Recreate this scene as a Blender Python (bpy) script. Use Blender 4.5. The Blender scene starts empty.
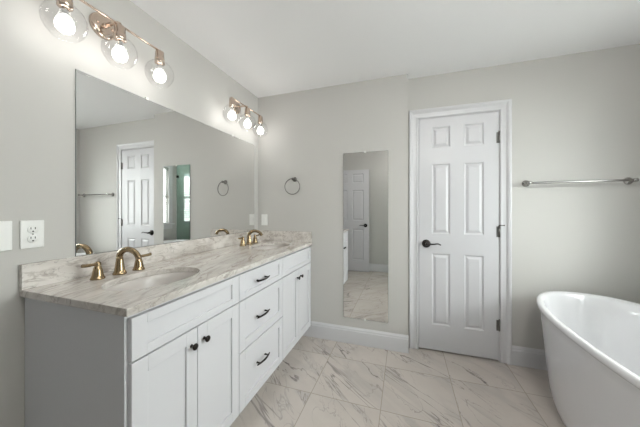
import bpy, bmesh, math, random
from mathutils import Vector, Matrix
S = bpy.context.scene
COL = S.collection
PI = math.pi

# ------------------------------------------------------------------ camera, world, lights, exposure
cd = bpy.data.cameras.new('camera')
cam = bpy.data.objects.new('camera', cd); COL.objects.link(cam)
cd.sensor_width = 36.0; cd.lens = 252.6 / 640 * 36; cd.shift_y = -4.5 / 640
cd.clip_start = 0.02
cam.location = (1.475, -2.343, 1.257)
cam.rotation_euler = (PI / 2, 0, math.atan2(.3157, .9489))
S.camera = cam
S.view_settings.view_transform = 'Standard'
S.view_settings.look = 'None'
S.view_settings.gamma = 1.0
S.view_settings.use_curve_mapping = False
S.view_settings.exposure = 0.15
w = bpy.data.worlds.new('sky'); S.world = w; w.use_nodes = True
wn = w.node_tree.nodes; wn['Background'].inputs[0].default_value = (.80, .90, 1, 1)
wn['Background'].inputs[1].default_value = 3.0


def area(name, loc, rot, sx, sy, power, col=(1, 1, 1)):
    l = bpy.data.lights.new(name, 'AREA'); l.shape = 'RECTANGLE'; l.size = sx; l.size_y = sy
    l.energy = power; l.color = col
    o = bpy.data.objects.new(name, l); COL.objects.link(o); o.location = loc; o.rotation_euler = rot
    return o


# daylight from the sky outside the window over the tub
area('window_daylight', (3.62, -1.0, 1.45), (0, math.radians(103), 0), 1.3, 1.5, 110, (1, .985, .96))
FILL_W = 36.0      # watts of the unseen bowl lamp added as bathroom fill
BULB_E = 14.0      # emission strength of each vanity bulb

# ------------------------------------------------------------------ materials
MATS = {}


def newmat(name):
    m = bpy.data.materials.new(name); m.use_nodes = True
    MATS[name] = m
    return m, m.node_tree.nodes, m.node_tree.links, m.node_tree.nodes['Principled BSDF']


def simple(name, col, rough=.5, metal=0.0, coat=0.0, bump=0.0, bscale=200, var=0.0, spec=.5):
    m, N, L, P = newmat(name)
    P.inputs['Base Color'].default_value = (*col, 1)
    P.inputs['Roughness'].default_value = rough
    P.inputs['Metallic'].default_value = metal
    P.inputs['Coat Weight'].default_value = coat
    P.inputs['Specular IOR Level'].default_value = spec
    tc = N.new('ShaderNodeTexCoord')
    nz = N.new('ShaderNodeTexNoise'); nz.inputs['Scale'].default_value = bscale
    L.new(tc.outputs['Object'], nz.inputs['Vector'])
    if bump:
        b = N.new('ShaderNodeBump'); b.inputs['Strength'].default_value = bump; b.inputs['Distance'].default_value = .001
        L.new(nz.outputs['Fac'], b.inputs['Height']); L.new(b.outputs['Normal'], P.inputs['Normal'])
    if var:
        mx = N.new('ShaderNodeMix'); mx.data_type = 'RGBA'
        mx.inputs['A'].default_value = (*[c * (1 - var) for c in col], 1)
        mx.inputs['B'].default_value = (*[min(1, c * (1 + var)) for c in col], 1)
        L.new(nz.outputs['Fac'], mx.inputs['Factor']); L.new(mx.outputs['Result'], P.inputs['Base Color'])
    return m


simple('wall_paint', (.540, .528, .505), .75, bump=.15, bscale=350, var=.012)
simple('ceiling_paint', (.93, .925, .93), .85, bump=.15, bscale=300, var=.01)
simple('trim_paint', (.63, .625, .64), .32, bump=.04, bscale=60)
simple('door_paint', (.60, .595, .615), .38, bump=.06, bscale=90)
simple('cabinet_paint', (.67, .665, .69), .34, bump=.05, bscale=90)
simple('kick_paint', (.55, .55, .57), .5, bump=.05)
simple('plate_plastic', (.80, .80, .78), .3, bump=.02)
simple('slot_dark', (.02, .02, .02), .6, bump=.02)
simple('bronze_dark', (.035, .03, .028), .28, .85, bump=.05)
simple('nickel', (.36, .35, .335), .2, 1.0, bump=.03)
simple('chrome', (.78, .78, .78), .08, 1.0, bump=.01)
simple('gold', (.34, .255, .155), .22, 1.0, bump=.04, var=.08, bscale=40)
simple('copper_gold', (.66, .54, .45), .18, 1.0, bump=.03, var=.05, bscale=40)
simple('mirror_glass', (.89, .89, .88), .0, 1.0)
simple('mirror_edge', (.33, .36, .35), .15, .6)
simple('tub_acrylic', (.76, .755, .775), .12, coat=.6)
simple('sink_porcelain', (.64, .60, .57), .3, coat=.15)
simple('clip_plastic', (.75, .75, .72), .2)
simple('blind_white', (.80, .80, .78), .45)
simple('hinge_metal', (.22, .21, .20), .3, 1.0, bump=.03)


def emis(name, col, st):
    m, N, L, P = newmat(name)
    P.inputs['Base Color'].default_value = (1, 1, 1, 1)
    P.inputs['Emission Color'].default_value = (*col, 1)
    P.inputs['Emission Strength'].default_value = st
    return m


emis('bulb_glow', (1.0, .98, .95), BULB_E)
emis('fill_bulb_glow', (1, .98, .95), 6)



def glassy(name, tint, base=.03, edge=.6, power=4.0, rough=0.0):
    """thin clear glass: see-through, more mirror-like at grazing angles"""
    m, N, L, P = newmat(name); N.remove(P)
    t = N.new('ShaderNodeBsdfTransparent'); t.inputs[0].default_value = (*tint, 1)
    g = N.new('ShaderNodeBsdfGlossy'); g.inputs['Roughness'].default_value = rough
    lw = N.new('ShaderNodeLayerWeight'); lw.inputs['Blend'].default_value = .5
    pw = N.new('ShaderNodeMath'); pw.operation = 'POWER'; pw.inputs[1].default_value = power; L.new(lw.outputs['Facing'], pw.inputs[0])
    ma = N.new('ShaderNodeMath'); ma.operation = 'MULTIPLY_ADD'; ma.inputs[1].default_value = edge; ma.inputs[2].default_value = base
    L.new(pw.outputs[0], ma.inputs[0])
    mx = N.new('ShaderNodeMixShader'); L.new(ma.outputs[0], mx.inputs[0]); L.new(t.outputs[0], mx.inputs[1]); L.new(g.outputs[0], mx.inputs[2])
    L.new(mx.outputs[0], N['Material Output'].inputs['Surface'])
    return m


glassy('globe_glass', (.99, .99, .99), .02, .40, 4.5, .03)
glassy('bowl_glass', (.72, .71, .69), .05, .3, 3, .3)
glassy('window_glass', (.95, .98, .97))
glassy('shower_glass', (.73, .83, .795), .10, .7, 3)


def vein_nodes(N, L, vec, ang, su, sv, width, soft, seed, detail=4, dist=1.2):
    """0..1 mask of thin wandering veins running along the direction ang"""
    rot = N.new('ShaderNodeVectorRotate'); rot.rotation_type = 'Z_AXIS'; rot.inputs['Angle'].default_value = -ang
    L.new(vec, rot.inputs['Vector'])
    mp = N.new('ShaderNodeVectorMath'); mp.operation = 'MULTIPLY'; mp.inputs[1].default_value = (su, sv, sv)
    L.new(rot.outputs[0], mp.inputs[0])
    ad = N.new('ShaderNodeVectorMath'); ad.operation = 'ADD'; ad.inputs[1].default_value = (seed, seed * 1.7, seed * .6)
    L.new(mp.outputs[0], ad.inputs[0])
    nz = N.new('ShaderNodeTexNoise'); nz.inputs['Scale'].default_value = 1
    nz.inputs['Detail'].default_value = detail; nz.inputs['Roughness'].default_value = .55
    nz.inputs['Distortion'].default_value = dist
    L.new(ad.outputs[0], nz.inputs['Vector'])
    s = N.new('ShaderNodeMath'); s.operation = 'SUBTRACT'; s.inputs[1].default_value = .5
    L.new(nz.outputs['Fac'], s.inputs[0])
    a = N.new('ShaderNodeMath'); a.operation = 'ABSOLUTE'; L.new(s.outputs[0], a.inputs[0])
    mr = N.new('ShaderNodeMapRange'); mr.interpolation_type = 'SMOOTHSTEP'
    mr.inputs['From Min'].default_value = width; mr.inputs['From Max'].default_value = width + soft
    mr.inputs['To Min'].default_value = 1; mr.inputs['To Max'].default_value = 0
    L.new(a.outputs[0], mr.inputs['Value'])
    # break the vein up so that it fades in and out
    n2 = N.new('ShaderNodeTexNoise'); n2.inputs['Scale'].default_value = 1.3; n2.inputs['Detail'].default_value = 2
    L.new(ad.outputs[0], n2.inputs['Vector'])
    m2 = N.new('ShaderNodeMapRange'); m2.inputs['From Min'].default_value = .40; m2.inputs['From Max'].default_value = .66
    L.new(n2.outputs['Fac'], m2.inputs['Value'])
    mu = N.new('ShaderNodeMath'); mu.operation = 'MULTIPLY'
    L.new(mr.outputs[0], mu.inputs[0]); L.new(m2.outputs[0], mu.inputs[1])
    return mu.outputs[0]


def mixcol(N, L, fac, a, b):
    mx = N.new('ShaderNodeMix'); mx.data_type = 'RGBA'
    if hasattr(fac, 'node'): L.new(fac, mx.inputs['Factor'])
    else: mx.inputs['Factor'].default_value = fac
    for s, v in (('A', a), ('B', b)):
        if hasattr(v, 'node'): L.new(v, mx.inputs[s])
        else: mx.inputs[s].default_value = (*v, 1)
    return mx.outputs['Result']


def scale(N, L, v, k):
    m = N.new('ShaderNodeMath'); m.operation = 'MULTIPLY'; m.inputs[1].default_value = k
    L.new(v, m.inputs[0]); return m.outputs[0]


def tile_material():
    m, N, L, P = newmat('marble_floor_tile')
    P.inputs['Roughness'].default_value = .26
    tc = N.new('ShaderNodeTexCoord'); sp = N.new('ShaderNodeSeparateXYZ'); L.new(tc.outputs['Object'], sp.inputs[0])
    G, X0, Y0, W = .4635, .872, -.725, .0022
    masks, ids = [], []
    for ax, o in (('X', X0), ('Y', Y0)):
        s = N.new('ShaderNodeMath'); s.operation = 'SUBTRACT'; s.inputs[1].default_value = o - 50 * G
        L.new(sp.outputs[ax], s.inputs[0])
        d = N.new('ShaderNodeMath'); d.operation = 'DIVIDE'; d.inputs[1].default_value = G; L.new(s.outputs[0], d.inputs[0])
        f = N.new('ShaderNodeMath'); f.operation = 'FLOOR'; L.new(d.outputs[0], f.inputs[0]); ids.append(f.outputs[0])
        r = N.new('ShaderNodeMath'); r.operation = 'FRACT'; L.new(d.outputs[0], r.inputs[0])
        p = N.new('ShaderNodeMath'); p.operation = 'PINGPONG'; p.inputs[1].default_value = .5; L.new(r.outputs[0], p.inputs[0])
        mr = N.new('ShaderNodeMapRange'); mr.inputs['From Min'].default_value = W * .5 / G
        mr.inputs['From Max'].default_value = W * 1.3 / G
        mr.inputs['To Min'].default_value = 1; mr.inputs['To Max'].default_value = 0
        L.new(p.outputs[0], mr.inputs['Value']); masks.append(mr.outputs[0])
    grout = N.new('ShaderNodeMath'); grout.operation = 'MAXIMUM'; L.new(masks[0], grout.inputs[0]); L.new(masks[1], grout.inputs[1])
    cb = N.new('ShaderNodeCombineXYZ'); L.new(ids[0], cb.inputs[0]); L.new(ids[1], cb.inputs[1])
    wn_ = N.new('ShaderNodeTexWhiteNoise'); L.new(cb.outputs[0], wn_.inputs['Vector'])
    off = N.new('ShaderNodeVectorMath'); off.operation = 'MULTIPLY_ADD'
    off.inputs[1].default_value = (7, 7, 7); L.new(wn_.outputs['Color'], off.inputs[0]); L.new(tc.outputs['Object'], off.inputs[2])
    V = off.outputs[0]
    ang = math.radians(-42)
    fine = vein_nodes(N, L, V, ang, .8, 4.2, .002, .011, 3.1, 5, .8)
    broad = vein_nodes(N, L, V, ang, .8, 3.6, .01, .08, 9.4, 3)
    cross = vein_nodes(N, L, V, math.radians(-60), 1.4, 4.5, .0015, .009, 21.3, 6, 1.6)
    cl = N.new('ShaderNodeTexNoise'); cl.inputs['Scale'].default_value = 5; cl.inputs['Detail'].default_value = 3; L.new(V, cl.inputs['Vector'])
    base = mixcol(N, L, cl.outputs['Fac'], (.49, .44, .40), (.60, .545, .50))
    c = mixcol(N, L, scale(N, L, broad, .42), base, (.37, .335, .32))
    c = mixcol(N, L, scale(N, L, fine, .95), c, (.20, .175, .17))
    c = mixcol(N, L, scale(N, L, cross, .8), c, (.24, .21, .20))
    c = mixcol(N, L, grout.outputs[0], c, (.34, .30, .25))
    L.new(c, P.inputs['Base Color'])
    b = N.new('ShaderNodeBump'); b.inputs['Strength'].default_value = .4; b.inputs['Distance'].default_value = .002; b.invert = True
    L.new(grout.outputs[0], b.inputs['Height']); L.new(b.outputs['Normal'], P.inputs['Normal'])
    return m


def counter_material():
    m, N, L, P = newmat('marble_counter')
    P.inputs['Roughness'].default_value = .16
    tc = N.new('ShaderNodeTexCoord'); V = tc.outputs['Object']
    a = math.radians(98)
    broad = vein_nodes(N, L, V, a, 1.8, 9, .02, .13, 4.2, 4)
    mid = vein_nodes(N, L, V, math.radians(110), 3, 16, .006, .05, 12.7, 5)
    fine = vein_nodes(N, L, V, math.radians(70), 5, 18, .002, .02, 31.9, 5, 2)
    cl = N.new('ShaderNodeTexNoise'); cl.inputs['Scale'].default_value = 9; cl.inputs['Detail'].default_value = 5; L.new(V, cl.inputs['Vector'])
    base = mixcol(N, L, cl.outputs['Fac'], (.57, .53, .49), (.80, .765, .73))
    c = mixcol(N, L, scale(N, L, broad, .6), base, (.38, .335, .30))
    c = mixcol(N, L, scale(N, L, mid, .6), c, (.25, .20, .165))
    c = mixcol(N, L, scale(N, L, fine, .6), c, (.24, .21, .19))
    L.new(c, P.inputs['Base Color'])
    return m


def shower_tile():
    m, N, L, P = newmat('shower_wall_tile')
    P.inputs['Roughness'].default_value = .2
    tc = N.new('ShaderNodeTexCoord'); V = tc.outputs['Object']
    mp = N.new('ShaderNodeVectorMath'); mp.operation = 'MULTIPLY'; mp.inputs[1].default_value = (1, 1, 1); L.new(V, mp.inputs[0])
    sp = N.new('ShaderNodeSeparateXYZ'); L.new(V, sp.inputs[0])
    ad = N.new('ShaderNodeMath'); L.new(sp.outputs[0], ad.inputs[0]); L.new(sp.outputs[1], ad.inputs[1])
    cb = N.new('ShaderNodeCombineXYZ'); L.new(ad.outputs[0], cb.inputs[0]); L.new(sp.outputs[2], cb.inputs[1])
    br = N.new('ShaderNodeTexBrick'); br.inputs['Scale'].default_value = 1; br.inputs['Brick Width'].default_value = .6
    br.inputs['Row Height'].default_value = .3; br.inputs['Mortar Size'].default_value = .002
    br.inputs['Color1'].default_value = (.62, .61, .60, 1); br.inputs['Color2'].default_value = (.66, .65, .63, 1)
    br.inputs['Mortar'].default_value = (.4, .38, .36, 1)
    L.new(cb.outputs[0], br.inputs['Vector']); L.new(br.outputs['Color'], P.inputs['Base Color'])
    return m


tile_material(); counter_material(); shower_tile()

# ------------------------------------------------------------------ mesh helpers


class MB:
    def __init__(s): s.bm = bmesh.new()

    def _merge(s, tmp, smooth=False):
        me = bpy.data.meshes.new('t'); 
        if smooth:
            for f in tmp.faces: f.smooth = True
        tmp.to_mesh(me); tmp.free(); s.bm.from_mesh(me); bpy.data.meshes.remove(me)

    def box(s, x0, x1, y0, y1, z0, z1, bev=0.0, seg=2):
        t = bmesh.new()
        bmesh.ops.create_cube(t, size=1)
        for v in t.verts:
            v.co = Vector(((x0 + x1) / 2 + v.co.x * (x1 - x0), (y0 + y1) / 2 + v.co.y * (y1 - y0), (z0 + z1) / 2 + v.co.z * (z1 - z0)))
        if bev:
            bmesh.ops.bevel(t, geom=list(t.edges), offset=bev, segments=seg, affect='EDGES', profile=.5)
        s._merge(t); return s

    def prism(s, pts, axis, a0, a1):
        """extrude a 2D outline along axis; for 'y' pts are (x,z), 'x' -> (y,z), 'z' -> (x,y)"""
        t = bmesh.new()

        def P(p, a):
            return {'x': (a, p[0], p[1]), 'y': (p[0], a, p[1]), 'z': (p[0], p[1], a)}[axis]
        A = [t.verts.new(P(p, a0)) for p in pts]; B = [t.verts.new(P(p, a1)) for p in pts]
        n = len(pts)
        t.faces.new(A); t.faces.new(B[::-1])
        for i in range(n): t.faces.new((A[i], B[i], B[(i + 1) % n], A[(i + 1) % n]))
        bmesh.ops.recalc_face_normals(t, faces=t.faces)
        s._merge(t); return s

    def rings(s, rings, cap0=True, cap1=True, smooth=True):
        t = bmesh.new()
        R = [[t.verts.new(p) for p in r] for r in rings]
        n = len(R[0])
        for a, b in zip(R, R[1:]):
            for i in range(n): t.faces.new((a[i], a[(i + 1) % n], b[(i + 1) % n], b[i]))
        if cap0: t.faces.new(R[0][::-1])
        if cap1: t.faces.new(R[-1])
        bmesh.ops.recalc_face_normals(t, faces=t.faces)
        s._merge(t, smooth); return s

    def lathe(s, prof, c=(0, 0, 0), axis=(0, 0, 1), n=32, cap0=True, cap1=True):
        """prof: (radius, distance along axis)"""
        q = Vector((0, 0, 1)).rotation_difference(Vector(axis).normalized())
        c = Vector(c)
        return s.rings([[c + q @ Vector((r * math.cos(2 * PI * i / n), r * math.sin(2 * PI * i / n), h)) for i in range(n)]
                        for r, h in prof], cap0, cap1)

    def tube(s, pts, r, n=16, sub=6):
        """smooth tube through pts, r a number or one per point"""
        pts = [Vector(p) for p in pts]
        rs = r if isinstance(r, (list, tuple)) else [r] * len(pts)
        P, R = [], []
        for i in range(len(pts) - 1):
            p0 = pts[max(i - 1, 0)]; p1 = pts[i]; p2 = pts[i + 1]; p3 = pts[min(i + 2, len(pts) - 1)]
            for k in range(sub):
                u = k / sub
                P.append(.5 * ((2 * p1) + (p2 - p0) * u + (2 * p0 - 5 * p1 + 4 * p2 - p3) * u * u + (3 * p1 - p0 - 3 * p2 + p3) * u ** 3))
                R.append(rs[i] * (1 - u) + rs[i + 1] * u)
        P.append(pts[-1]); R.append(rs[-1])
        T = [(P[min(i + 1, len(P) - 1)] - P[max(i - 1, 0)]).normalized() for i in range(len(P))]
        u = T[0].orthogonal().normalized(); rings = []
        for i, p in enumerate(P):
            u = (u - T[i] * u.dot(T[i])).normalized(); v = T[i].cross(u)
            rings.append([p + (u * math.cos(2 * PI * j / n) + v * math.sin(2 * PI * j / n)) * R[i] for j in range(n)])
        return s.rings(rings)

    def torus(s, c, R, r, nrm, n=48, m=12):
        q = Vector((0, 0, 1)).rotation_difference(Vector(nrm).normalized()); c = Vector(c)
        t = bmesh.new(); V = []
        for i in range(n):
            a = 2 * PI * i / n
            V.append([t.verts.new(c + q @ Vector(((R + r * math.cos(b)) * math.cos(a), (R + r * math.cos(b)) * math.sin(a), r * math.sin(b))))
                      for b in [2 * PI * j / m for j in range(m)]])
        for i in range(n):
            for j in range(m):
                t.faces.new((V[i][j], V[(i + 1) % n][j], V[(i + 1) % n][(j + 1) % m], V[i][(j + 1) % m]))
        bmesh.ops.recalc_face_normals(t, faces=t.faces)
        s._merge(t, True); return s

    def xf(s, M):
        bmesh.ops.transform(s.bm, matrix=M, verts=s.bm.verts); return s

    def build(s, name, mat, parent=None, loc=None):
        me = bpy.data.meshes.new(name); s.bm.to_mesh(me); s.bm.free()
        me.materials.append(MATS[mat])
        o = bpy.data.objects.new(name, me); COL.objects.link(o)
        if parent: o.parent = parent
        if loc: o.location = loc
        return o


def tag(o, label=None, cat=None, group=None, kind=None):
    for k, v in (('label', label), ('category', cat), ('group', group), ('kind', kind)):
        if v: o[k] = v
    return o


def thing(name, loc, label, cat, group=None, rz=0):
    o = bpy.data.objects.new(name, None); COL.objects.link(o); o.location = loc; o.rotation_euler.z = rz
    o.empty_display_size = .05
    return tag(o, label, cat, group)


def structure(name, mb, mat, **k):
    return tag(mb.build(name, mat), kind='structure')


def copy_tree(o, parent=None):
    c = o.copy(); COL.objects.link(c); c.parent = parent
    for ch in list(o.children): copy_tree(ch, c)
    return c


# ------------------------------------------------------------------ room shell
H = 2.44; XR = 3.12; YB = -2.86; YW = .095; XA = 1.508
DY0, DY1, DH = -2.715, -1.95, 2.05        # doorway in the left wall
floor_mb = MB().box(-1.5, XR + .1, YB - .1, YW + .1, -.06, 0)
structure('floor', floor_mb, 'marble_floor_tile')
structure('ceiling', MB().box(-1.5, XR + .1, YB - .1, YW + .1, H, H + .08), 'ceiling_paint')
structure('wall_back', MB().box(-.12, XA, 0, YW + .1, 0, H), 'wall_paint')
CX0, CX1, CZ = 1.584, 2.234, 2.076       # rough opening of the closed door
structure('wall_back_recess', MB().box(XA, CX0, YW, YW + .1, 0, H).box(CX1, XR + .1, YW, YW + .1, 0, H)
          .box(CX0, CX1, YW, YW + .1, CZ, H), 'wall_paint')
structure('wall_left', MB().box(-.12, 0, DY1 + .02, 0, 0, H).box(-.12, 0, YB - .1, DY0 - .02, 0, H)
          .box(-.12, 0, DY0 - .02, DY1 + .02, DH + .02, H), 'wall_paint')
structure('wall_rear', MB().box(-1.5, XR + .1, YB - .1, YB, 0, H), 'wall_paint')
WY0, WY1, WZ0, WZ1 = -1.60, -.40, .96, 2.10   # window opening over the tub
structure('wall_right', MB().box(XR, XR + .1, YB, WY0, 0, H).box(XR, XR + .1, WY1, YW, 0, H)
          .box(XR, XR + .1, WY0, WY1, 0, WZ0).box(XR, XR + .1, WY0, WY1, WZ1, H), 'wall_paint')
# added box behind the closed door, stops sky light leaking under it
structure('wall_light_block', MB().box(XA, XR, .80, .88, 0, H).box(XA - .08, XA, .195, .88, 0, H).box(XR, XR + .1, .195, .88, 0, H).box(XA - .08, XR + .1, .195, .88, H, H + .08).box(XA - .08, XR + .1, .1951, .88, -.06, 0), 'wall_paint')
# hallway outside the open door
structure('wall_hall_far', MB().box(-1.5, -1.4, YB, YW + .1, 0, H), 'wall_paint')
structure('wall_hall_end', MB().box(-1.4, -.12, -.3, -.2, 0, H), 'wall_paint')

# skirting boards: a board with a moulded cap
def base_prof(h=.15, t=.016):
    return [(0, 0), (t, 0), (t, h - .032), (t - .003, h - .028), (t - .004, h - .014), (t - .010, h - .006), (t - .012, h), (0, h)]


def bb(name, axis, sgn, at, a0, a1):
    pts = [(at + sgn * d, z) for d, z in base_prof()]
    return structure(name, MB().prism(pts, 'x' if axis == 'y' else 'y', a0, a1), 'trim_paint')


bk = bb('baseboard_back', 'y', -1, 0, .607, XA + .004)
shoe = MB().box(.512, .6069, -.016, 0, 0, .098)   # low run under the cabinet overhang
shoe.bm.from_mesh(bk.data); shoe.bm.to_mesh(bk.data); shoe.bm.free()
bb('baseboard_recess', 'y', -1, YW, 2.3005, XR)
bb('baseboard_rear', 'y', 1, YB, 0, 2.24)
bb('baseboard_right', 'x', -1, XR, -1.75, YW - .017)
bb('baseboard_left', 'x', 1, 0, -1.855, -1.745)

# ------------------------------------------------------------------ six-panel doors
def door_slab(w, h, t, stile=.106, mid=.108):
    """slab in x 0..w, y 0..t, z 0..h with six raised panels on both faces"""
    m = MB(); pw = (w - 2 * stile - mid) / 2
    cols = [(stile, stile + pw), (stile + pw + mid, w - stile)]
    rows = [(.222, .848), (1.022, 1.632), (1.778, 1.960)]
    k = h / 2.04; rows = [(a * k, b * k) for a, b in rows]
    m.box(0, stile, 0, t, 0, h); m.box(w - stile, w, 0, t, 0, h); m.box(cols[0][1], cols[1][0], 0, t, 0, h)
    zz = [0] + [z for r in rows for z in r] + [h]
    for c in cols:
        for i in range(0, len(zz), 2): m.box(c[0], c[1], 0, t, zz[i], zz[i + 1])
        for r in rows:
            g = .009
            m.box(c[0], c[1], g, t - g, r[0], r[1])
            for s, y0, y1 in ((-1, g, .001), (1, t - g, t - .001)):
                # sloped sticking round the opening, then the raised field
                e = .010
                a = [(c[0], r[0]), (c[1], r[0]), (c[1], r[1]), (c[0], r[1])]
                b = [(c[0] + e, r[0] + e), (c[1] - e, r[0] + e), (c[1] - e, r[1] - e), (c[0] + e, r[1] - e)]
                yo = 0 if s < 0 else t
                m.rings([[(p[0], yo, p[1]) for p in a], [(p[0], y0, p[1]) for p in b]], False, False, False)
                i1, i2 = .016, .034
                q = lambda i: [(c[0] + i, r[0] + i), (c[1] - i, r[0] + i), (c[1] - i, r[1] - i), (c[0] + i, r[1] - i)]
                m.rings([[(p[0], y0, p[1]) for p in q(i1)], [(p[0], y1, p[1]) for p in q(i2)]], False, True, False)
    return m


def lever(parent, x, y, z, sgn, face):
    """door lever: round rose, neck and a wavy lever; face -1 looks to -y"""
    d = face
    m = MB().lathe([(.036, 0), (.036, .004), (.033, .009), (.020, .012), (.012, .014)], (x, y, z), (0, d, 0))
    m.lathe([(.011, .01), (.010, .045), (.012, .052), (.009, .058)], (x, y, z), (0, d, 0), 20)
    h = m.build('handle', 'bronze_dark', parent)
    yy = y + d * .05
    MB().tube([(x, yy, z), (x + sgn * .03, yy, z + .001), (x + sgn * .06, yy, z - .003 + .006), (x + sgn * .09, yy, z + .007), (x + sgn * .112, yy, z - .003)],
              [.009, .0075, .0065, .006, .005]).build('lever', 'bronze_dark', h)


def casing(m, x0, x1, ztop, y, d, wd=.078):
    """mitred moulded casing on a wall face at y, projecting by d (signed); opening x0..x1 up to ztop"""
    prof = [(0, .007), (.003, .012), (.012, .013), (.015, .008), (.042, .009), (.047, .013), (.050, .013), (.053, .019), (wd - .010, .024), (wd - .004, .023), (wd, .016)]
    rings = []
    outer = [(x0, 0, -1, 0), (x0, ztop, -1, 1), (x1, ztop, 1, 1), (x1, 0, 1, 0)]
    for px, pz, sx, sz in outer:
        r = [(px, y, pz)] + [(px + sx * o, y + d * h, pz + sz * o) for o, h in prof] + [(px + sx * wd, y, pz + sz * wd)]
        rings.append(r)
    m.rings(rings, True, True, False)
    return m


# closed door in the recessed wall
d1 = bpy.data.objects.new('door_1', None); COL.objects.link(d1); d1.location = (1.909, YW, 0)
tag(d1, 'white six-panel closed door with dark lever beside the tall wall mirror', 'door', kind='structure')
W1 = .612
slab = door_slab(W1, 2.046, .035).xf(Matrix.Translation((-W1 / 2, -.003, .014))).build('door_panel', 'door_paint', d1)
fm = MB()
casing(fm, -.313, .313, 2.068, 0, -1)
fm.box(-.325, -.309, 0, .1, 0, 2.076).box(.309, .325, 0, .1, 0, 2.076).box(-.325, .325, 0, .1, 2.064, 2.076)
fm.box(-.309, -.297, .0345, .05, 0, 2.064).box(.297, .309, .0345, .05, 0, 2.064)
fm.build('door_frame', 'trim_paint', d1)
lever(d1, -.306 + .060, -.003, .949, 1, -1)
for hz in (1.845, 1.07, .30):
    hm = MB().lathe([(.0065, 0), (.0065, .088)], (.3075, -.010, hz - .044), n=14)
    hm.lathe([(.004, 0), (.007, .003), (.004, .009)], (.3075, -.010, hz + .044), n=12)
    hm.box(.288, .3065, -.0055, -.003, hz - .044, hz + .044)
    h = hm.build('hinge', 'hinge_metal', d1)
    if hz == 1.07:
        MB().tube([(.3075, -.010, hz + .054), (.322, -.022, hz + .054), (.332, -.028, hz + .054)], .003, 8).lathe([(.005, 0), (.006, .003), (.004, .007)], (.332, -.028, hz + .054), (1, -.6, 0), 12) \
            .build('door_stop', 'bronze_dark', h)

# open door leaf hinged at the left wall's doorway, parked in front of the rear wall
d2 = bpy.data.objects.new('door_2', None); COL.objects.link(d2); d2.location = (0, 0, 0)
tag(d2, 'white six-panel open door reflected in the tall wall mirror', 'door', kind='structure')
door_slab(.765, 2.03, .035).xf(Matrix.Translation((.05, -2.752, .012))).build('door_panel', 'door_paint', d2)
lever(d2, .05 + .765 - .065, -2.717, .93, -1, 1)
lever(d2, .05 + .765 - .065, -2.752, .93, -1, -1)
fm = MB()
casing(fm, DY0 - 0, DY1, DH, 0, -1)
fm.xf(Matrix(((0, 1, 0, 0), (1, 0, 0, 0), (0, 0, 1, 0), (0, 0, 0, 1))))
for v in fm.bm.verts: v.co.x = -v.co.x
bmesh.ops.recalc_face_normals(fm.bm, faces=fm.bm.faces)
fm.box(-.12, 0, DY0 - .02, DY0, 0, DH + .02).box(-.12, 0, DY1, DY1 + .02, 0, DH + .02).box(-.12, 0, DY0, DY1, DH, DH + .02)
fm.build('door_frame', 'trim_paint', d2)
for hz in (1.845, 1.07, .25):
    MB().lathe([(.0065, 0), (.0065, .088)], (.036, -2.716, hz - .044), n=14).box(.021, .056, -2.7185, -2.7165, hz - .044, hz + .044) \
        .build('hinge', 'hinge_metal', d2)

# window over the tub
w1 = bpy.data.objects.new('window_1', None); COL.objects.link(w1); w1.location = (XR, (WY0 + WY1) / 2, WZ0)
tag(w1, 'white window with blinds above the far side of the bathtub', 'window', kind='structure')
hw = (WY1 - WY0) / 2; hh = WZ1 - WZ0
fm = MB()
for a, b in ((-hw - .085, -hw), (hw, hw + .085)): fm.box(-.018, 0, a, b, -.0, hh + .085, .004)
fm.box(-.018, 0, -hw, hw, hh, hh + .085, .004).box(-.05, 0, -hw - .11, hw + .11, -.03, 0, .005).box(-.016, 0, -hw - .085, hw + .085, -.11, -.03, .004)
for a, b in ((-hw, -hw + .04), (hw - .04, hw)): fm.box(.03, .09, a, b, 0, hh)
fm.box(.03, .09, -hw, hw, 0, .04).box(.03, .09, -hw, hw, hh - .04, hh).box(.035, .085, -hw, hw, hh / 2 - .02, hh / 2 + .02)
fm.build('window_frame', 'trim_paint', w1)
MB().box(.058, .062, -hw + .04, hw - .04, .04, hh - .04).build('pane', 'window_glass', w1)
bl = thing('window_blind', (XR + .015, (WY0 + WY1) / 2, WZ0), 'white slatted blind hanging in the window above the bathtub', 'blind')
MB().box(-.012, .012, -hw + .01, hw - .01, hh - .04, hh - .002, .003).build('headrail', 'blind_white', bl)
sm = MB()
ns = 26
for i in range(ns):
    z = .03 + (hh - .09) * i / (ns - 1)
    t = MB().box(-.0008, .0008, -hw + .012, hw - .012, -.0215, .0215)
    t.xf(Matrix.Translation((0, 0, z)) @ Matrix.Rotation(math.radians(62), 4, 'Y'))
    me = bpy.data.meshes.new('t'); t.bm.to_mesh(me); sm.bm.from_mesh(me); bpy.data.meshes.remove(me); t.bm.free()
sm.build('slats', 'blind_white', bl)
for y in (-.4, .4): MB().box(-.001, .001, y - .001, y + .001, .03, hh - .04).build('cord', 'blind_white', bl)

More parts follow.
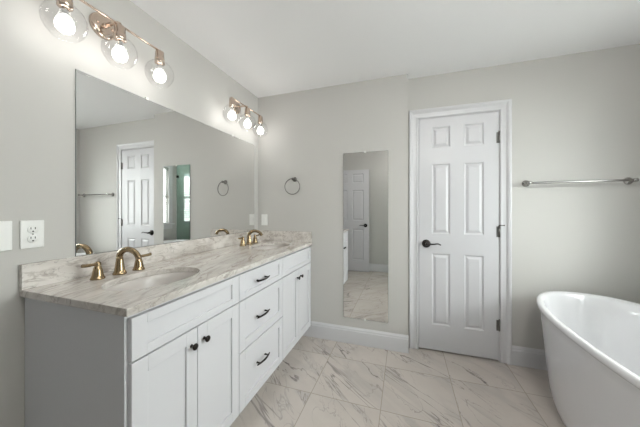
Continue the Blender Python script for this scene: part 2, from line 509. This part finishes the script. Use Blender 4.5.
# ------------------------------------------------------------------ shower enclosure in the rear right corner
SX, SY = 2.25, -1.79
structure('wall_shower_right', MB().box(XR - .012, XR, YB + .012, SY, 0, H), 'shower_wall_tile')
structure('wall_shower_rear', MB().box(SX, XR, YB, YB + .012, 0, H), 'shower_wall_tile')
sh = thing('shower_enclosure', (SX, SY, 0), 'green tinted glass shower enclosure mirrored in the tall wall mirror', 'shower')
sh_l = XR - .0125 - SX - .001
MB().box(0, sh_l, -.05, .05, 0, .10, .004).box(-.05, .05, YB + .0135 - SY, -.05, 0, .10, .004).build('curb', 'shower_wall_tile', sh)
MB().box(.012, sh_l, -.005, .005, .10, 2.30, .001, 1).build('glass_panel', 'shower_glass', sh)
gd = MB().box(-.005, .005, YB + .022 - SY, -.33, .115, 2.30, .001, 1).build('glass_door', 'shower_glass', sh)
MB().tube([(-.005, -.42, .95), (-.05, -.42, .95), (-.05, -.42, 1.15), (-.005, -.42, 1.15)], .009, 12).build('door_handle', 'bronze_dark', gd)
MB().box(-.005, .005, -.325, 0, .10, 2.30, .001, 1).build('glass_panel', 'shower_glass', sh)
for z in (.45, 1.94):
    MB().box(sh_l - .05, sh_l, -.012, .012, z - .025, z + .025, .003).build('clamp', 'bronze_dark', sh)
    MB().box(-.012, .012, YB + .0135 - SY, YB + .07 - SY, z - .04, z + .04, .003).build('hinge', 'bronze_dark', sh)

# ------------------------------------------------------------------ bowl lamps added out of view as fill light (bathroom and hall)
def fill_lamp(x, y, p, label):
    t = thing('fill_lamp', (x, y, H), label, 'ceiling lamp')
    MB().lathe([(.075, 0), (.075, -.014), (.060, -.022), (.02, -.024)], n=36).build('canopy', 'nickel', t)
    D = .20
    MB().lathe([(.012, -.02), (.012, -.200 - D), (.017, -.204 - D), (.014, -.214 - D), (.003, -.218 - D)], n=20).build('stem', 'nickel', t)
    pr = [(.165, -.110), (.160, -.135), (.140, -.160), (.105, -.182), (.060, -.195), (.013, -.199), (.013, -.1965), (.060, -.1925), (.104, -.179),
          (.138, -.157), (.1575, -.133), (.1625, -.110)]
    MB().lathe([(q, h - D) for q, h in pr], n=48, cap0=False, cap1=False).build('shade', 'bowl_glass', t)
    for i in range(3):
        a = i * 2 * PI / 3
        MB().lathe([(.010, 0), (.012, .012), (.022, .035), (.026, .052), (.020, .068), (.004, .076)], (.018 * math.cos(a), .018 * math.sin(a), -.118 - D), (math.cos(a), math.sin(a), .05), 20).build('bulb', 'fill_bulb_glow', t)
    l = bpy.data.lights.new('lamp', 'POINT'); l.shadow_soft_size = .08; l.energy = p; l.color = (1, .98, .95)
    o = bpy.data.objects.new('lamp', l); COL.objects.link(o); o.parent = t; o.location = (0.06, 0.06, -.01 - D)


fill_lamp(1.98, -2.02, FILL_W, 'added bowl fill lamp out of view above the bathroom')
fill_lamp(-.75, -1.6, 2, 'added bowl fill lamp out of view in the hallway')

# ------------------------------------------------------------------ vanity: three cabinet units
CT, CB, XF, XD = .931, .903, .581, .602


def unit(y0, y1, label, near_end, far_end):
    t = thing('vanity_cabinet', (0, y0, 0), label, 'cabinet', 'white cabinets under the marble counter')
    L_ = y1 - y0; p = .018
    m = MB()
    kick = .51
    side = [(.002, 0), (kick, 0), (kick, .1), (XF, .1), (XF, CB - .001), (.002, CB - .001)]
    m.prism(side, 'y', .0005, p); m.prism(side, 'y', L_ - p, L_ - .0005)
    m.box(.002, XF - .02, p, L_ - p, .1, .118); m.box(.002, .012, p, L_ - p, .118, CB - .001)
    # face frame
    m.box(XF - .02, XF, p, L_ - p, .1, .135).box(XF - .02, XF, p, L_ - p, CB - .05, CB - .001)
    m.box(XF - .02, XF, p, p + .03, .135, CB - .05).box(XF - .02, XF, L_ - p - .03, L_ - p, .135, CB - .05)
    m.box(XF - .02, XF, p, L_ - p, .70, .75)
    m.build('body', 'cabinet_paint', t)
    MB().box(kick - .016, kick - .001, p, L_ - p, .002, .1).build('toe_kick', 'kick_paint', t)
    return t


def shaker(name, parent, y0, y1, z0, z1, fr=.055, rail=None):
    m = MB(); x0, x1 = XF + .001, XD; rail = rail or fr
    m.box(x0, x1, y0, y0 + fr, z0, z1, .0012, 1).box(x0, x1, y1 - fr, y1, z0, z1, .0012, 1)
    m.box(x0, x1, y0 + fr, y1 - fr, z0, z0 + rail, .0012, 1).box(x0, x1, y0 + fr, y1 - fr, z1 - rail, z1, .0012, 1)
    m.box(x0, x1 - .009, y0 + fr - .002, y1 - fr + .002, z0 + rail - .002, z1 - rail + .002)
    return m.build(name, 'cabinet_paint', parent)


def knob(parent, y, z):
    MB().lathe([(.008, 0), (.006, .004), (.0055, .012), (.012, .017), (.0145, .021), (.0135, .025), (.008, .0275)], (XD, y, z), (1, 0, 0), 24).build('knob', 'bronze_dark', parent)


def pull(parent, y, z):
    m = MB()
    for s in (-1, 1): m.lathe([(.007, 0), (.005, .004), (.0045, .026)], (XD, y + s * .048, z), (1, 0, 0), 14)
    m.tube([(XD + .020, y - .072, z), (XD + .027, y - .04, z), (XD + .031, y, z), (XD + .027, y + .04, z), (XD + .020, y + .072, z)], [.004, .0058, .0065, .0058, .004], 12)
    m.build('pull', 'bronze_dark', parent)


Y = [-1.744, -1.1475, -.6125, -.004]
g = .0022


def sink_base(y0, y1, label, seam, e=g):
    t = unit(y0, y1, label, 0, 0)
    L_ = y1 - y0
    shaker('drawer_front', t, e, L_ - g, .7375, .886, .055, .036)
    s = seam - y0
    dl = shaker('door', t, e, s - g * .6, .108, .7315, .058)
    dr = shaker('door', t, s + g * .6, L_ - g, .108, .7315, .058)
    knob(dl, s - .034, .664); knob(dr, s + .038, .664)
    return t


sink_base(Y[0], Y[1], 'white shaker vanity cabinet with two doors nearest the wall outlet', -1.447, .010)
t = unit(Y[1], Y[2], 'white shaker vanity cabinet with three drawers in the middle', 0, 0)
L_ = Y[2] - Y[1]
for z0, z1, zp, rail in ((.7375, .886, .811, .036), (.446, .7315, .587, .055), (.108, .440, .298, .055)):
    d = shaker('drawer', t, g, L_ - g, z0, z1, .055, rail)
    pull(d, L_ / 2 - .04, zp)
sink_base(Y[2], Y[3], 'white shaker vanity cabinet with two doors nearest the towel ring wall', -.307)

# ------------------------------------------------------------------ countertop with two oval cut-outs
SINKS = [(.345, -1.438), (.345, -.345)]
HXs, HYs = .160, .212
ct = thing('countertop', (0, -1.760, CB), 'long white and beige marble countertop on the white vanity cabinets', 'countertop')
bm = bmesh.new(); edges = []
oy = -1.760


def loop(pts):
    vs = [bm.verts.new((x, y - oy, .028)) for x, y in pts]
    for a, b in zip(vs, vs[1:] + vs[:1]): edges.append(bm.edges.new((a, b)))


loop([(.002, -1.760), (.616, -1.760), (.616, -.002), (.002, -.002)])
for cx, cy in SINKS:
    loop([(cx + HXs * math.cos(2 * PI * i / 64), cy + HYs * math.sin(2 * PI * i / 64)) for i in range(64)])
bmesh.ops.triangle_fill(bm, use_beauty=True, use_dissolve=False, edges=edges)
for f in list(bm.faces):
    c = f.calc_center_median(); y = c.y + oy
    if any(((c.x - cx) / HXs) ** 2 + ((y - cy) / HYs) ** 2 < .97 for cx, cy in SINKS): bm.faces.remove(f)
r = bmesh.ops.extrude_face_region(bm, geom=list(bm.faces))
for v in [e for e in r['geom'] if isinstance(e, bmesh.types.BMVert)]: v.co.z -= .028
bmesh.ops.recalc_face_normals(bm, faces=bm.faces)
m = MB(); m.bm.free(); m.bm = bm
slab = m.build('worktop', 'marble_counter', ct)
bv = slab.modifiers.new('bevel', 'BEVEL'); bv.width = .0025; bv.segments = 2; bv.limit_method = 'ANGLE'; bv.angle_limit = 1.0
MB().box(.002, .022, 0, 1.758, .0282, .130, .0015, 2).build('backsplash', 'marble_counter', ct)
MB().box(.0225, .614, 1.738, 1.758, .0282, .130, .0015, 2).build('side_splash', 'marble_counter', ct)

# ------------------------------------------------------------------ sinks
def make_sink():
    t = thing('sink', (0, 0, 0), '', 'sink', 'oval sinks set under the counter')
    n = 64; rings = []
    prof = [(1.10, 0), (1.02, 0), (1.0, -.004), (.97, -.03), (.90, -.075), (.76, -.115), (.52, -.138), (.25, -.146), (.11, -.148)]
    out = [(.11, -.160), (.27, -.158), (.55, -.150), (.80, -.127), (.95, -.083), (1.03, -.035), (1.10, -.014), (1.10, 0)]
    for k, h in prof + out:
        rings.append([(HXs * k * math.cos(2 * PI * i / n), HYs * k * math.sin(2 * PI * i / n), h) for i in range(n)])
    MB().rings(rings, False, False).build('basin', 'sink_porcelain', t)
    MB().lathe([(.010, -.150), (.021, -.146), (.022, -.1435), (.016, -.1425), (.014, -.146), (.001, -.146)], cap0=True, cap1=True).build('drain', 'gold', t)
    return t


s0 = make_sink(); s0.location = (*SINKS[0], CB - .001)
s0['label'] = 'oval white sink under the counter nearest the wall outlet'
s1 = copy_tree(s0); s1.location = (*SINKS[1], CB - .001)
s1['label'] = 'oval white sink under the counter nearest the corner'

# ------------------------------------------------------------------ widespread faucets
def make_faucet():
    t = thing('faucet', (0, 0, 0), '', 'faucet', 'brass faucets on the vanity counter')
    m = MB().lathe([(.029, 0), (.029, .006), (.026, .010), (.0225, .020), (.019, .045), (.0155, .072), (.0140, .085)], n=28)
    m.tube([(0, 0, .080), (.002, 0, .098), (.022, 0, .116), (.052, 0, .126), (.088, 0, .122), (.118, 0, .106), (.132, 0, .086)],
           [.0140, .0140, .0140, .0136, .0132, .0125, .0132], 18)
    sp = m.build('spout', 'gold', t)
    MB().lathe([(.004, 0), (.004, .018), (.007, .022), (.006, .028), (.002, .03)], (-.017, 0, .052), n=14).tube([(-.017, 0, .054), (-.010, 0, .040)], .004, 8).build('lift_rod', 'gold', sp)
    for s in (-1, 1):
        m = MB().lathe([(.028, 0), (.028, .005), (.025, .009), (.022, .018), (.0185, .040), (.0145, .056), (.0115, .060), (.0125, .064), (.0125, .074), (.009, .080), (.003, .082)], (0, s * .096, 0), n=28)
        h = m.build('handle', 'gold', t)
        MB().tube([(0, s * .098, .069), (.002, s * .120, .070), (.004, s * .142, .071), (.005, s * .160, .073)], [.0076, .0068, .0078, .0074], 14).build('lever', 'gold', h)
    return t


f0 = make_faucet(); f0.location = (.122, -1.458, CT + .0005)
f0['label'] = 'brass two-handle faucet at the near sink beside the wall outlet'
f1 = copy_tree(f0); f1.location = (.124, -.345, CT + .0005)
f1['label'] = 'brass two-handle faucet at the far sink near the corner'

# ------------------------------------------------------------------ mirrors
mr = thing('wall_mirror', (0, -.828, 1.0335), 'wide frameless wall mirror above the vanity backsplash', 'mirror')
MB().box(.001, .0055, -.748, .748, .0, .885).build('backing', 'mirror_edge', mr)
MB().box(.0056, .0066, -.7465, .7465, .002, .8835).build('glass', 'mirror_glass', mr)
for y in (-.40, .40):
    MB().box(.0, .011, y - .009, y + .009, .878, .897, .002).build('clip', 'clip_plastic', mr)
mr = thing('wall_mirror', (1.135, 0, .236), 'tall narrow frameless mirror hanging between towel ring and closed door', 'mirror')
MB().box(-.206, .206, -.0055, -.001, 0, 1.546).build('backing', 'mirror_edge', mr)
MB().box(-.2045, .2045, -.0066, -.0056, .0015, 1.5445).build('glass', 'mirror_glass', mr)
MB().box(-.009, .009, -.011, 0, 1.536, 1.556, .002).build('clip', 'clip_plastic', mr)
MB().box(-.009, .009, -.011, 0, -.008, .010, .002).build('clip', 'clip_plastic', mr)

# ------------------------------------------------------------------ vanity lights
def make_light():
    t = thing('vanity_light', (0, 0, 0), '', 'wall light', 'three-globe wall lights above the wide mirror')
    X = .13
    MB().lathe([(.060, 0), (.060, .012), (.054, .020), (.030, .023), (.010, .024)], (0, 0, .045), (1, 0, 0), 40).build('backplate', 'copper_gold', t)
    m = MB().tube([(.02, 0, .045), (.07, 0, .045), (.11, 0, .040), (X, 0, .030)], [.009, .009, .009, .008], 14)
    m.lathe([(.013, 0), (.013, .01), (.008, .014)], (.022, 0, .045), (1, 0, 0), 20)
    for s in (-1, 1): m.lathe([(.006, 0), (.006, .004), (.003, .008)], (.022, s * .034, .045), (1, 0, 0), 14)
    m.build('arm', 'copper_gold', t)
    MB().box(X - .006, X + .006, -.228, .228, .020, .028, .002).build('bar', 'copper_gold', t)
    for y in (-.216, 0, .216):
        s_ = MB().lathe([(.004, .030), (.006, .024), (.020, .019), (.023, .015), (.023, -.018), (.0255, -.020), (.0255, -.050), (.021, -.054), (.016, -.056)], (X, y, 0), n=32)
        sk = s_.build('socket', 'copper_gold', t)
        # clear globe, open at the bottom, hung from the socket collar
        pr = [(.0262, -.034), (.030, -.040), (.046, -.050), (.062, -.067), (.0715, -.090), (.0735, -.108), (.071, -.128), (.062, -.149), (.050, -.165), (.044, -.172)]
        inn = [(r - .0016, h + .0004) for r, h in pr[::-1]]
        mg = MB().lathe(pr + [(.043, -.1735)] + inn, (X, y, 0), n=48, cap0=False, cap1=False)
        mg.build('globe', 'globe_glass', t)
        b = MB().lathe([(.012, -.056), (.0135, -.060), (.0135, -.078), (.0155, -.082), (.015, -.086)], (X, y, 0), n=24).build('bulb_base', 'chrome', t)
        MB().lathe([(.013, -.086), (.017, -.094), (.0255, -.103), (.0295, -.115), (.031, -.127), (.0285, -.140), (.020, -.151), (.008, -.156), (.001, -.157)], (X, y, 0), n=32).build('bulb', 'bulb_glow', t)
    return t


l0 = make_light(); l0.location = (0, -1.462, 2.150)
l0['label'] = 'three-globe brass wall light above the near end of the wide mirror'
l1 = copy_tree(l0); l1.location = (0, -.380, 2.150)
l1['label'] = 'three-globe brass wall light above the mirror close to the corner'

# ------------------------------------------------------------------ switches and outlet
def plate(name, loc, rz, label, cat):
    t = thing(name, loc, label, cat, None, rz)
    # local: plate lies in the x-z plane facing -y
    m = MB().box(-.036, .036, -.006, 0, -.058, .058, .003, 3)
    m.build('cover_plate', 'plate_plastic', t)
    return t


rz = PI / 2     # faces +x
o = plate('wall_outlet', (.0005, -1.722, 1.152), rz, 'white double wall outlet left of the wide mirror', 'outlet')
for s in (-1, 1):
    r_ = MB().lathe([(.0165, .0061), (.0165, .0085), (.0155, .009)], (0, 0, s * .0195), (0, -1, 0), 28).build('receptacle', 'plate_plastic', o)
    m = MB()
    for x in (-.0065, .0065): m.box(x - .0013, x + .0013, -.0094, -.0088, s * .0195 + .001, s * .0195 + .0095)
    m.lathe([(.0028, 0), (.0028, .0006)], (0, -.0088, s * .0195 - .0075), (0, -1, 0), 14)
    m.build('slot', 'slot_dark', r_)
MB().lathe([(.003, .0055), (.003, .0075), (.001, .008)], (0, 0, 0), (0, -1, 0), 12).build('screw', 'nickel', o)
o = plate('light_switch', (.0005, -1.815, 1.152), rz, 'white toggle light switch at the left edge beside the outlet', 'switch')
MB().box(-.005, .005, -.0068, -.0058, -.012, .012).box(-.004, .004, -.016, -.006, .000, .010, .0015).build('toggle', 'plate_plastic', o)
for z in (-.03, .03): MB().lathe([(.003, .0055), (.003, .0072), (.001, .0077)], (0, 0, z), (0, -1, 0), 12).build('screw', 'plate_plastic', o)
o = plate('light_switch', (.080, -.0005, 1.143), 0, 'white rocker light switch in the corner above the side splash', 'switch')
MB().box(-.0165, .0165, -.0072, -.0058, -.033, .033, .0006, 1).build('rocker', 'plate_plastic', o)
MB().prism([(-.0073, .024), (-.0073, -.024), (-.0100, .024)], 'x', -.013, .013).build('rocker', 'plate_plastic', o)

# ------------------------------------------------------------------ towel ring
t = thing('towel_ring', (.428, -.0005, 1.556), 'round metal towel ring on the wall near the corner', 'towel ring')
MB().lathe([(.024, 0), (.024, .006), (.019, .011), (.010, .014), (.009, .040), (.013, .045), (.013, .056), (.006, .060)], (0, 0, 0), (0, -1, 0), 28).build('post', 'hinge_metal', t)
MB().torus((-.006, -.050, -.076), .077, .0042, (-.12, 1, 0)).build('ring', 'hinge_metal', t)

# ------------------------------------------------------------------ towel bar
t = thing('towel_bar', (2.705, YW - .0005, 1.460), 'long brushed metal towel bar on the wall above the bathtub', 'towel bar')
for s in (-1, 1):
    MB().lathe([(.026, 0), (.026, .006), (.021, .011), (.011, .015), (.010, .048), (.013, .052), (.013, .074), (.006, .077)], (s * .307, 0, 0), (0, -1, 0), 28).build('post', 'nickel', t)
MB().tube([(-.315, -.063, 0), (0, -.063, 0), (.315, -.063, 0)], .008, 16).build('bar', 'nickel', t)

# ------------------------------------------------------------------ freestanding bathtub
TX, TY = 2.665, -.810


def se(hx, hy, z, n=2.35, N_=96):
    R = []
    for i in range(N_):
        a = 2 * PI * i / N_; c, s = math.cos(a), math.sin(a)
        R.append((hx * math.copysign(abs(c) ** (2 / n), c), hy * math.copysign(abs(s) ** (2 / n), s), z))
    return R


tub = thing('bathtub', (TX, TY, 0), 'white freestanding oval bathtub in front of the towel bar', 'bathtub')
A, B, Z = .408, .860, .640
rg = [se(.320, .735, .0), se(.328, .745, .006), se(.336, .752, .02), se(.349, .778, .08), se(.358, .790, .16), se(.368, .804, .26), se(.377, .816, .37), (se(.385, .825, .48)), se(.393, .836, .56),
      se(.397, .841, .602), se(.399, .843, .607), se(.404, .850, .609), se(.4065, .857, .613), se(A, B, .624), se(.4055, .8575, .635), se(.400, .850, Z), se(.394, .838, Z + .001),
      se(.382, .824, Z), se(.374, .814, Z - .006), se(.368, .806, Z - .02), se(.357, .790, .56), se(.338, .765, .44), se(.315, .732, .32), se(.285, .690, .22), se(.250, .635, .165),
      se(.19, .54, .145), se(.10, .35, .140), se(.03, .1, .139)]
MB().rings(rg, True, True).build('shell', 'tub_acrylic', tub)
MB().lathe([(.030, 0), (.030, .003), (.018, .005), (.001, .005)], (0, 0, .1405), n=28).build('drain', 'chrome', tub)
